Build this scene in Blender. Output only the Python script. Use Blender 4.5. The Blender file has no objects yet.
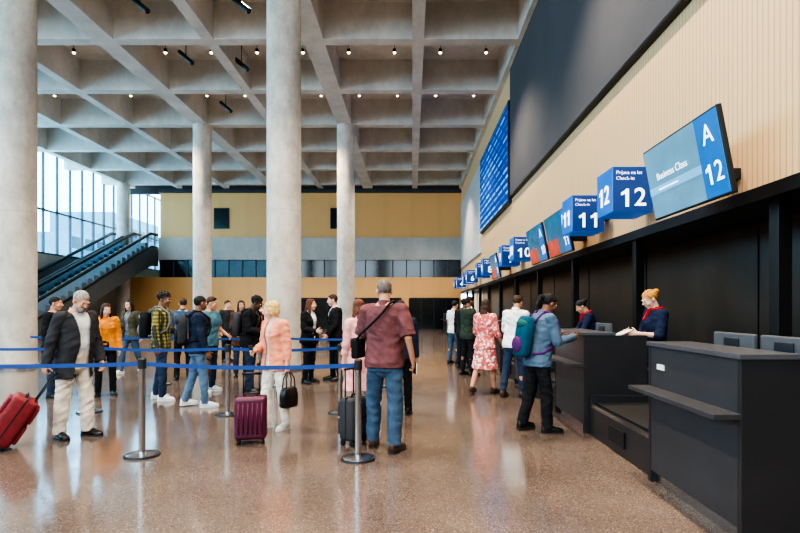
import bpy, bmesh, math, random
from mathutils import Vector, Matrix, noise
random.seed(7)
SC = bpy.context.scene
C = SC.collection
R = math.radians
PI = math.pi
def V(*a): return Vector(a)

# ------------------------------------------------------------------ materials
def lin(c):
    return tuple(((v/12.92) if v <= .04045 else ((v+.055)/1.055)**2.4) for v in [x/255 for x in c])
def newmat(name):
    m = bpy.data.materials.new(name); m.use_nodes = True
    nt = m.node_tree
    b = nt.nodes['Principled BSDF']
    return m, nt, b
def nd(nt, t, **k):
    n = nt.nodes.new(t)
    for a, v in k.items(): setattr(n, a, v)
    return n
def plain(name, rgb, rough=.6, metal=0, var=.12, scale=12, bump=0.0, bscale=80, spec=.5, emit=0):
    m, nt, b = newmat(name)
    c = lin(rgb)
    tc = nd(nt, 'ShaderNodeTexCoord')
    n = nd(nt, 'ShaderNodeTexNoise'); n.inputs['Scale'].default_value = scale; n.inputs['Detail'].default_value = 4
    nt.links.new(tc.outputs['Object'], n.inputs['Vector'])
    r = nd(nt, 'ShaderNodeValToRGB')
    r.color_ramp.elements[0].position = .3; r.color_ramp.elements[1].position = .7
    r.color_ramp.elements[0].color = tuple(x*(1-var) for x in c)+(1,)
    r.color_ramp.elements[1].color = tuple(min(1, x*(1+var)) for x in c)+(1,)
    nt.links.new(n.outputs['Fac'], r.inputs['Fac'])
    nt.links.new(r.outputs['Color'], b.inputs['Base Color'])
    b.inputs['Roughness'].default_value = rough
    b.inputs['Metallic'].default_value = metal
    b.inputs['Specular IOR Level'].default_value = spec
    if emit:
        nt.links.new(r.outputs['Color'], b.inputs['Emission Color'])
        b.inputs['Emission Strength'].default_value = emit
    if bump:
        n2 = nd(nt, 'ShaderNodeTexNoise'); n2.inputs['Scale'].default_value = bscale; n2.inputs['Detail'].default_value = 3
        nt.links.new(tc.outputs['Object'], n2.inputs['Vector'])
        bp = nd(nt, 'ShaderNodeBump'); bp.inputs['Strength'].default_value = bump; bp.inputs['Distance'].default_value = .02
        nt.links.new(n2.outputs['Fac'], bp.inputs['Height'])
        nt.links.new(bp.outputs['Normal'], b.inputs['Normal'])
    return m
def cloth(name, rgb, var=.26): return plain(name, rgb, .85, 0, var, 7, .6, 12, .2)
def slats(name, rgb, axis, freq, dark=.55, rough=.55):
    m, nt, b = newmat(name)
    c = lin(rgb)
    tc = nd(nt, 'ShaderNodeTexCoord'); sx = nd(nt, 'ShaderNodeSeparateXYZ')
    nt.links.new(tc.outputs['Object'], sx.inputs[0])
    mu = nd(nt, 'ShaderNodeMath', operation='MULTIPLY'); mu.inputs[1].default_value = freq
    nt.links.new(sx.outputs[axis], mu.inputs[0])
    fr = nd(nt, 'ShaderNodeMath', operation='FRACT'); nt.links.new(mu.outputs[0], fr.inputs[0])
    r = nd(nt, 'ShaderNodeValToRGB')
    e = r.color_ramp.elements
    e[0].position = .0; e[0].color = tuple(x*dark for x in c)+(1,)
    e[1].position = .22; e[1].color = c+(1,)
    x = e.new(.9); x.color = c+(1,)
    x = e.new(1.0); x.color = tuple(v*dark for v in c)+(1,)
    nt.links.new(fr.outputs[0], r.inputs['Fac'])
    n = nd(nt, 'ShaderNodeTexNoise'); n.inputs['Scale'].default_value = 1.5; n.inputs['Detail'].default_value = 5
    nt.links.new(tc.outputs['Object'], n.inputs['Vector'])
    mx = nd(nt, 'ShaderNodeMix', data_type='RGBA', blend_type='MULTIPLY')
    nt.links.new(r.outputs['Color'], mx.inputs[6]); nt.links.new(n.outputs['Color'], mx.inputs[7])
    mx.inputs[0].default_value = .08
    nt.links.new(mx.outputs[2], b.inputs['Base Color'])
    b.inputs['Roughness'].default_value = rough
    bp = nd(nt, 'ShaderNodeBump'); bp.inputs['Strength'].default_value = .3; bp.inputs['Distance'].default_value = .02
    nt.links.new(r.outputs['Color'], bp.inputs['Height']); nt.links.new(bp.outputs['Normal'], b.inputs['Normal'])
    return m
def concrete(name, rgb, var=.25, scale=.8):
    m, nt, b = newmat(name)
    c = lin(rgb)
    tc = nd(nt, 'ShaderNodeTexCoord')
    n = nd(nt, 'ShaderNodeTexNoise'); n.inputs['Scale'].default_value = scale; n.inputs['Detail'].default_value = 9; n.inputs['Roughness'].default_value = .7
    mp = nd(nt, 'ShaderNodeMapping'); mp.inputs['Scale'].default_value = (1, 1, .6)
    nt.links.new(tc.outputs['Object'], mp.inputs[0]); nt.links.new(mp.outputs[0], n.inputs['Vector'])
    r = nd(nt, 'ShaderNodeValToRGB')
    r.color_ramp.elements[0].position = .36; r.color_ramp.elements[1].position = .64
    r.color_ramp.elements[0].color = tuple(x*(1-var) for x in c)+(1,)
    r.color_ramp.elements[1].color = tuple(min(1, x*(1+var)) for x in c)+(1,)
    nt.links.new(n.outputs['Fac'], r.inputs['Fac']); nt.links.new(r.outputs['Color'], b.inputs['Base Color'])
    b.inputs['Roughness'].default_value = .75
    n2 = nd(nt, 'ShaderNodeTexNoise'); n2.inputs['Scale'].default_value = 9; n2.inputs['Detail'].default_value = 6
    nt.links.new(tc.outputs['Object'], n2.inputs['Vector'])
    bp = nd(nt, 'ShaderNodeBump'); bp.inputs['Strength'].default_value = .25; bp.inputs['Distance'].default_value = .03
    nt.links.new(n2.outputs['Fac'], bp.inputs['Height']); nt.links.new(bp.outputs['Normal'], b.inputs['Normal'])
    return m
def terrazzo():
    m, nt, b = newmat('polished_terrazzo')
    tc = nd(nt, 'ShaderNodeTexCoord')
    v = nd(nt, 'ShaderNodeTexVoronoi'); v.inputs['Scale'].default_value = 140
    nt.links.new(tc.outputs['Object'], v.inputs['Vector'])
    sp = nd(nt, 'ShaderNodeSeparateColor'); nt.links.new(v.outputs['Color'], sp.inputs[0])
    r = nd(nt, 'ShaderNodeValToRGB'); r.color_ramp.interpolation = 'CONSTANT'
    e = r.color_ramp.elements
    e[0].position = 0; e[0].color = lin((104, 89, 80))+(1,)
    e[1].position = .45; e[1].color = lin((113, 97, 87))+(1,)
    for p, cc in ((.72, (124, 109, 99)), (.88, (84, 71, 64)), (.96, (154, 141, 131))):
        x = e.new(p); x.color = lin(cc)+(1,)
    nt.links.new(sp.outputs[0], r.inputs['Fac'])
    n = nd(nt, 'ShaderNodeTexNoise'); n.inputs['Scale'].default_value = .8; n.inputs['Detail'].default_value = 8
    nt.links.new(tc.outputs['Object'], n.inputs['Vector'])
    r2 = nd(nt, 'ShaderNodeValToRGB'); r2.color_ramp.elements[0].position = .35; r2.color_ramp.elements[1].position = .65
    r2.color_ramp.elements[0].color = (.64, .64, .66, 1); r2.color_ramp.elements[1].color = (1, 1, 1, 1)
    nt.links.new(n.outputs['Fac'], r2.inputs['Fac'])
    mx = nd(nt, 'ShaderNodeMix', data_type='RGBA', blend_type='MULTIPLY'); mx.inputs[0].default_value = 1
    nt.links.new(r.outputs['Color'], mx.inputs[6]); nt.links.new(r2.outputs['Color'], mx.inputs[7])
    nt.links.new(mx.outputs[2], b.inputs['Base Color'])
    mr = nd(nt, 'ShaderNodeMapRange'); mr.inputs['To Min'].default_value = .06; mr.inputs['To Max'].default_value = .2
    n3 = nd(nt, 'ShaderNodeTexNoise'); n3.inputs['Scale'].default_value = 3; n3.inputs['Detail'].default_value = 5
    nt.links.new(tc.outputs['Object'], n3.inputs['Vector'])
    nt.links.new(n3.outputs['Fac'], mr.inputs['Value']); nt.links.new(mr.outputs[0], b.inputs['Roughness'])
    b.inputs['Specular IOR Level'].default_value = .95
    return m
def glass(name, tint=(.85, .95, 1), refl=.12):
    m = bpy.data.materials.new(name); m.use_nodes = True; nt = m.node_tree
    nt.nodes.remove(nt.nodes['Principled BSDF'])
    t = nd(nt, 'ShaderNodeBsdfTransparent'); t.inputs[0].default_value = tint+(1,)
    g = nd(nt, 'ShaderNodeBsdfGlossy'); g.inputs['Roughness'].default_value = .03
    mx = nd(nt, 'ShaderNodeMixShader'); mx.inputs[0].default_value = refl
    nt.links.new(t.outputs[0], mx.inputs[1]); nt.links.new(g.outputs[0], mx.inputs[2])
    nt.links.new(mx.outputs[0], nt.nodes['Material Output'].inputs[0])
    return m
def plaid(name, c1, c2, c3, f=16):
    m, nt, b = newmat(name)
    tc = nd(nt, 'ShaderNodeTexCoord')
    outs = []
    for d in ('X', 'Z'):
        w = nd(nt, 'ShaderNodeTexWave', wave_type='BANDS', bands_direction=d); w.inputs['Scale'].default_value = f/3
        nt.links.new(tc.outputs['Object'], w.inputs['Vector'])
        r = nd(nt, 'ShaderNodeValToRGB'); r.color_ramp.elements[0].position = .45; r.color_ramp.elements[1].position = .55
        nt.links.new(w.outputs['Fac'], r.inputs['Fac']); outs.append(r)
    m1 = nd(nt, 'ShaderNodeMix', data_type='RGBA'); m1.inputs[6].default_value = lin(c1)+(1,); m1.inputs[7].default_value = lin(c2)+(1,)
    nt.links.new(outs[0].outputs[0], m1.inputs[0])
    m2 = nd(nt, 'ShaderNodeMix', data_type='RGBA'); m2.inputs[7].default_value = lin(c3)+(1,)
    mm = nd(nt, 'ShaderNodeMath', operation='MULTIPLY'); mm.inputs[1].default_value = .6
    nt.links.new(outs[1].outputs[0], mm.inputs[0]); nt.links.new(mm.outputs[0], m2.inputs[0])
    nt.links.new(m1.outputs[2], m2.inputs[6]); nt.links.new(m2.outputs[2], b.inputs['Base Color'])
    b.inputs['Roughness'].default_value = .85
    return m
def floral(name, c1, c2, c3, sc=30):
    m, nt, b = newmat(name)
    tc = nd(nt, 'ShaderNodeTexCoord')
    v = nd(nt, 'ShaderNodeTexVoronoi'); v.inputs['Scale'].default_value = sc
    nt.links.new(tc.outputs['Object'], v.inputs['Vector'])
    sp = nd(nt, 'ShaderNodeSeparateColor'); nt.links.new(v.outputs['Color'], sp.inputs[0])
    r = nd(nt, 'ShaderNodeValToRGB'); r.color_ramp.interpolation = 'CONSTANT'; e = r.color_ramp.elements
    e[0].position = 0; e[0].color = lin(c1)+(1,)
    e[1].position = .55; e[1].color = lin(c2)+(1,)
    x = e.new(.8); x.color = lin(c3)+(1,)
    nt.links.new(sp.outputs[0], r.inputs['Fac']); nt.links.new(r.outputs['Color'], b.inputs['Base Color'])
    b.inputs['Roughness'].default_value = .8
    return m
def board_mat():
    m, nt, b = newmat('departures_screen')
    tc = nd(nt, 'ShaderNodeTexCoord')
    br = nd(nt, 'ShaderNodeTexBrick')
    sx = nd(nt, 'ShaderNodeSeparateXYZ'); cb = nd(nt, 'ShaderNodeCombineXYZ')
    nt.links.new(tc.outputs['Object'], sx.inputs[0]); nt.links.new(sx.outputs[1], cb.inputs[0]); nt.links.new(sx.outputs[2], cb.inputs[1])
    nt.links.new(cb.outputs[0], br.inputs['Vector'])
    br.inputs['Scale'].default_value = 1; br.inputs['Brick Width'].default_value = 1.1; br.inputs['Row Height'].default_value = .29
    br.inputs['Mortar Size'].default_value = .1; br.inputs['Mortar Smooth'].default_value = 0
    br.inputs['Color1'].default_value = lin((92, 176, 232))+(1,); br.inputs['Color2'].default_value = lin((10, 78, 160))+(1,)
    br.inputs['Mortar'].default_value = lin((4, 48, 122))+(1,)
    nt.links.new(br.outputs['Color'], b.inputs['Base Color']); nt.links.new(br.outputs['Color'], b.inputs['Emission Color'])
    b.inputs['Emission Strength'].default_value = .7; b.inputs['Roughness'].default_value = .5; b.inputs['Specular IOR Level'].default_value = .2
    return m

M = {}
M['floor'] = terrazzo()
M['concrete'] = concrete('ceiling_concrete', (196, 191, 184), .14, 1.0)
M['column'] = concrete('column_concrete', (200, 191, 180), .24, 1.6)
M['back_concrete'] = concrete('balcony_concrete', (184, 178, 170), .12)
M['outside'] = plain('outside_facade', (112, 128, 138), .8, 0, .1, .3)
M['wood_right'] = slats('slatted_light_wood', (234, 194, 146), 1, 12.0, .6)
M['wood_back'] = slats('warm_wood_panel', (232, 174, 108), 0, .5, .95)
M['wood_plain'] = plain('warm_wood_plain', (222, 174, 114), .55, 0, .1, 2)
M['black'] = plain('matte_black', (18, 18, 19), .5, 0, .1)
M['recess'] = plain('black_panel', (70, 58, 50), .3, 0, .2, 1.5)
M['recess2'] = plain('black_post', (20, 19, 18), .4, 0, .1)
M['counter'] = plain('charcoal_laminate', (54, 53, 56), .42, 0, .1, 3)
M['counter_dark'] = plain('dark_laminate', (40, 39, 41), .4, 0, .1, 3)
M['counter_top'] = plain('grey_worktop', (76, 76, 80), .3, 0, .08, 3)
M['steel'] = plain('brushed_steel', (190, 190, 192), .25, 1, .06, 20)
M['dark_steel'] = plain('dark_steel', (60, 62, 66), .4, .6, .1, 10)
M['rubber'] = plain('black_rubber', (22, 22, 22), .7, 0, .1, 30)
M['belt'] = plain('blue_webbing', (26, 66, 132), .6, 0, .1, 40)
M['video'] = plain('blank_dark_panel', (92, 90, 92), .95, 0, .04, 1, spec=.05)
M['board'] = board_mat()
M['white_louvre'] = slats('white_louvre', (210, 210, 210), 1, 5.0, .5)
M['sign_blue'] = plain('sign_blue', (10, 96, 182), .35, 0, .05, 3, emit=.35)
M['sign_dark'] = plain('sign_front_blue', (12, 54, 114), .35, 0, .05, 3, emit=.35)
M['white'] = plain('white_lettering', (245, 248, 250), .5, 0, .01, emit=1.2)
M['scr_grey'] = plain('screen_slate', (92, 140, 164), .25, 0, .12, 2, emit=.4)
M['scr_cyan'] = plain('screen_cyan', (2, 92, 160), .2, 0, .05, 2, emit=.7)
M['scr_blue'] = plain('screen_band', (110, 172, 206), .2, 0, .05, 2, emit=.5)
M['scr_teal'] = plain('screen_teal', (30, 96, 128), .2, 0, .15, 3, emit=.5)
M['scr_red'] = plain('screen_red', (176, 64, 56), .2, 0, .2, 3, emit=.5)
M['wglass'] = glass('window_glass', (.62, .87, .98), .06)
M['bglass'] = glass('balustrade_glass', (.72, .77, .8), .03)
M['strip_glass'] = plain('dark_glazing', (26, 30, 34), .12, 0, .1, 1)
M['frame'] = plain('grey_window_frame', (60, 70, 78), .5, 0, .05)
M['bulb'] = plain('lit_lens', (255, 206, 140), .3, 0, .01, emit=12)
M['monitor'] = plain('monitor_plastic', (80, 81, 85), .45, 0, .05)
M['paper'] = plain('paper', (225, 225, 222), .8, 0, .03)
M['esc'] = plain('escalator_cladding', (78, 86, 92), .55, .0, .1, 3)
M['esc_step'] = slats('ribbed_step', (190, 194, 196), 0, 30, .5)
for k, c in dict(skin_light=(226, 174, 148), skin_tan=(200, 146, 116), skin_brown=(136, 94, 72), skin_dark=(92, 62, 48)).items():
    M[k] = plain(k, c, .5, 0, .07, 18, .05, 60, .35)
for k, c in dict(hair_black=(24, 21, 20), hair_brown=(66, 44, 32), hair_grey=(150, 146, 142), hair_blond=(222, 182, 118), hair_gold=(200, 138, 62), hair_auburn=(100, 56, 36), hair_pepper=(110, 98, 90)).items():
    M[k] = plain(k, c, .6, 0, .45, 38, .9, 70, .35)
M['lip'] = plain('lips', (168, 92, 84), .5, 0, .05)
M['eye_white'] = plain('eye_white', (235, 232, 228), .2, 0, .02)
M['iris'] = plain('iris', (38, 28, 22), .2, 0, .05)
for k, c in dict(charcoal=(54, 55, 59), cream=(216, 204, 188), pale=(206, 208, 212), maroon=(112, 70, 72), jeans=(64, 86, 108), jeans_dark=(46, 59, 80), jeans_light=(90, 114, 140), black_c=(30, 30, 33), navy=(34, 44, 64), teal=(80, 120, 136), peach=(246, 152, 120), offwhite=(232, 222, 206), pink=(222, 160, 156), orange=(222, 138, 50), olive=(76, 76, 62), denim=(84, 106, 126), white_c=(232, 230, 226), red_c=(190, 34, 40), blush=(226, 192, 178), grey_c=(110, 112, 116), brown_c=(84, 56, 40), rust=(176, 78, 50), darkgreen=(46, 60, 50), pack_teal=(22, 72, 92), pack_green=(36, 88, 82), purple=(88, 42, 102), staff=(30, 38, 62)).items():
    M[k] = cloth(k, c)
M['plaid'] = plaid('plaid_shirt', (60, 68, 46), (158, 142, 70), (34, 38, 40))
M['floral'] = floral('red_floral', (200, 88, 86), (226, 142, 132), (244, 220, 210))
M['shoe_black'] = plain('black_leather', (24, 22, 22), .35, 0, .1, 20)
M['shoe_white'] = plain('white_trainer', (222, 222, 220), .6, 0, .06, 20)
M['shoe_brown'] = plain('brown_leather', (72, 46, 32), .4, 0, .1, 20)
M['sole'] = plain('shoe_sole', (40, 38, 36), .8, 0, .05)
M['red_case'] = plain('red_fabric', (118, 22, 30), .65, 0, .25, 14, .3, 90)
M['plum_case'] = plain('burgundy_shell', (86, 24, 54), .4, 0, .15, 6)
M['grey_case'] = plain('dark_fabric', (50, 48, 51), .7, 0, .15, 10, .2, 120)
M['brown_case'] = plain('brown_leather_bag', (98, 62, 42), .5, 0, .15, 10)

# ------------------------------------------------------------------ mesh builder
class MB:
    def __init__(s): s.v = []; s.f = []
    def add(s, vs, fs):
        n = len(s.v); s.v += [tuple(v) for v in vs]; s.f += [tuple(i+n for i in f) for f in fs]; return s
    def box(s, lo, hi):
        x0, y0, z0 = lo; x1, y1, z1 = hi
        return s.add([(x0,y0,z0),(x1,y0,z0),(x1,y1,z0),(x0,y1,z0),(x0,y0,z1),(x1,y0,z1),(x1,y1,z1),(x0,y1,z1)],
                     [(0,3,2,1),(4,5,6,7),(0,1,5,4),(1,2,6,5),(2,3,7,6),(3,0,4,7)])
    def cyl(s, p0, p1, r0, r1=None, n=16):
        r1 = r0 if r1 is None else r1
        p0 = Vector(p0); p1 = Vector(p1); d = (p1-p0).normalized()
        a = d.orthogonal().normalized(); b = d.cross(a)
        vs = []
        for p, r in ((p0, r0), (p1, r1)):
            for i in range(n):
                t = 2*PI*i/n; vs.append(p + a*(r*math.cos(t)) + b*(r*math.sin(t)))
        fs = [(i, (i+1) % n, n+(i+1) % n, n+i) for i in range(n)] + [tuple(range(n))[::-1], tuple(range(n, 2*n))]
        return s.add(vs, fs)
    def ell(s, c, r, Rm=None, nu=16, nv=10):
        c = Vector(c)
        if not hasattr(r, '__len__'): r = (r, r, r)
        vs = []
        def T(p): return c + (Rm @ p if Rm else p)
        vs.append(T(V(0, 0, -r[2])))
        for j in range(1, nv):
            ph = -PI/2 + PI*j/nv
            for i in range(nu):
                t = 2*PI*i/nu
                vs.append(T(V(r[0]*math.cos(ph)*math.cos(t), r[1]*math.cos(ph)*math.sin(t), r[2]*math.sin(ph))))
        vs.append(T(V(0, 0, r[2])))
        fs = [(0, 1+(i+1) % nu, 1+i) for i in range(nu)]
        for j in range(nv-2):
            for i in range(nu):
                a = 1+j*nu; fs.append((a+i, a+(i+1) % nu, a+nu+(i+1) % nu, a+nu+i))
        l = len(vs)-1; a = 1+(nv-2)*nu
        fs += [(a+i, a+(i+1) % nu, l) for i in range(nu)]
        return s.add(vs, fs)
    def cap(s, p0, p1, r0, r1, n=14, e0=True, e1=True):
        s.cyl(p0, p1, r0, r1, n)
        if e0: s.ell(p0, r0, None, n, 8)
        if e1: s.ell(p1, r1, None, n, 8)
        return s
    def loft(s, rings):
        n = len(rings[0]); vs = [p for r in rings for p in r]; fs = []
        for j in range(len(rings)-1):
            for i in range(n):
                fs.append((j*n+i, j*n+(i+1) % n, (j+1)*n+(i+1) % n, (j+1)*n+i))
        fs.append(tuple(range(n))[::-1]); fs.append(tuple(range((len(rings)-1)*n, len(rings)*n)))
        return s.add(vs, fs)
    def tube(s, pts, r, n=8, flat=None):
        pts = [Vector(p) for p in pts]; rings = []
        pa = None
        for i, p in enumerate(pts):
            d = (pts[min(i+1, len(pts)-1)] - pts[max(i-1, 0)]).normalized()
            if pa is None: a = d.orthogonal().normalized()
            else:
                a = pa - d*pa.dot(d); a.normalize()
            pa = a; b = d.cross(a)
            rings.append([p + a*(r*math.cos(2*PI*k/n)) + b*((flat or r)*math.sin(2*PI*k/n)) for k in range(n)])
        return s.loft(rings)
    def prism(s, prof, ax, a, bb):
        def P(q, t):
            if ax == 0: return (t, q[0], q[1])
            if ax == 1: return (q[0], t, q[1])
            return (q[0], q[1], t)
        n = len(prof)
        vs = [P(q, a) for q in prof] + [P(q, bb) for q in prof]
        fs = [(i, (i+1) % n, n+(i+1) % n, n+i) for i in range(n)] + [tuple(range(n))[::-1], tuple(range(n, 2*n))]
        return s.add(vs, fs)
    def mesh(s, voxel=None, sm=2, cut=None, bevel=0, seg=2, folds=0):
        me = bpy.data.meshes.new('m'); me.from_pydata(s.v, [], s.f); me.update()
        bm = bmesh.new(); bm.from_mesh(me)
        bmesh.ops.recalc_face_normals(bm, faces=bm.faces)
        if bevel:
            bmesh.ops.bevel(bm, geom=[e for e in bm.edges if len(e.link_faces) == 2 and e.calc_face_angle() > .6], offset=bevel, segments=seg, affect='EDGES', profile=.5)
        bm.to_mesh(me); bm.free()
        if voxel:
            o = bpy.data.objects.new('t', me); C.objects.link(o)
            m = o.modifiers.new('r', 'REMESH'); m.mode = 'VOXEL'; m.voxel_size = voxel
            if sm:
                q = o.modifiers.new('s', 'SMOOTH'); q.factor = .5; q.iterations = sm
            dg = bpy.context.evaluated_depsgraph_get()
            nm = bpy.data.meshes.new_from_object(o.evaluated_get(dg))
            bpy.data.objects.remove(o); bpy.data.meshes.remove(me); me = nm
            if folds:
                nn = noise.noise; rs = random.uniform(0, 50)
                ns = [v.normal.copy() for v in me.vertices]
                for v, q in zip(me.vertices, ns):
                    p = v.co
                    a = nn((p.x*6+rs, p.y*6, p.z*12+p.x*6-p.y*4)); b = nn((p.x*13, p.y*13+rs, p.z*21-p.y*9+p.x*7))
                    d = (.5-2.2*abs(a))*.9 + .5*b
                    v.co = p + q*(folds*d)
        if cut:
            bm = bmesh.new(); bm.from_mesh(me)
            bmesh.ops.delete(bm, geom=[f for f in bm.faces if cut(f.calc_center_median())], context='FACES')
            bm.to_mesh(me); bm.free()
        return me
    def build(s, name, mat, parent=None, smooth=False, xf=None, **k):
        me = s.mesh(**k)
        if xf: me.transform(xf)
        return link(name, me, mat, parent, smooth)
def link(name, me, mat, parent=None, smooth=False):
    me.name = name
    me.materials.clear(); me.materials.append(M[mat] if isinstance(mat, str) else mat)
    me.polygons.foreach_set('use_smooth', [bool(smooth)]*len(me.polygons))
    if smooth == 'auto': me.set_sharp_from_angle(angle=R(35))
    o = bpy.data.objects.new(name, me); C.objects.link(o)
    if parent: o.parent = parent
    return o
def tag(o, label, cat, group=None):
    o['label'] = label; o['category'] = cat
    if group: o['group'] = group
    return o
def thing(name, label, cat, loc=(0, 0, 0), rz=0, group=None):
    o = bpy.data.objects.new(name, None); C.objects.link(o); o.empty_display_size = .1
    o.location = loc; o.rotation_euler = (0, 0, rz)
    return tag(o, label, cat, group)
def struct(name, mb, mat, parent=None, **k):
    o = mb.build(name, mat, parent, **k)
    o['kind'] = 'structure'
    return o
def dup(root, loc, rz=None, label=None, group=None):
    r = root.copy(); C.objects.link(r); r.location = loc
    if rz is not None: r.rotation_euler = (0, 0, rz)
    if label: r['label'] = label
    if group: r['group'] = group
    for ch in list(root.children):
        c = ch.copy(); C.objects.link(c); c.parent = r
        for g in ch.children:
            d = g.copy(); C.objects.link(d); d.parent = c
    return r
def text_mesh(s, size, ext=.004, align='CENTER', bold=0):
    cu = bpy.data.curves.new('t', 'FONT'); cu.body = s; cu.size = size; cu.extrude = ext; cu.align_x = align; cu.align_y = 'CENTER'; cu.offset = bold
    o = bpy.data.objects.new('t', cu); C.objects.link(o)
    me = bpy.data.meshes.new_from_object(o.evaluated_get(bpy.context.evaluated_depsgraph_get()))
    bpy.data.objects.remove(o)
    return me
def text(name, s, size, mat, parent, mtx, ext=.004, align='CENTER', bold=0):
    me = text_mesh(s, size, ext, align, bold); me.transform(mtx)
    return link(name, me, mat, parent)
def words(name, s, size, mat, parent, mtx, ext=.004, bold=0):
    x = 0
    for w in s.split():
        me = text_mesh(w, size, ext, 'LEFT', bold)
        wd = max(v.co.x for v in me.vertices)
        me.transform(mtx @ Matrix.Translation((x, 0, 0))); link(name, me, mat, parent)
        x += wd+size*.3
def digits(name, s, size, mat, parent, mtx, ext=.004, bold=0):
    for i, ch in enumerate(s):
        T = mtx @ Matrix.Translation(((i-(len(s)-1)/2)*size*.58, 0, 0))
        if ch == '1':   # a numeral with a clear flag
            q = [(.0, -.345), (.125, -.345), (.125, .355), (.02, .355), (-.06, .27), (-.17, .215), (-.17, .10), (-.08, .135), (.0, .19)]
            MB().prism([(a*size, b*size) for a, b in q], 2, -ext, ext).build(name, mat, parent, xf=T)
        else: text(name, ch, size, mat, parent, T, ext, bold=bold)

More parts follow.
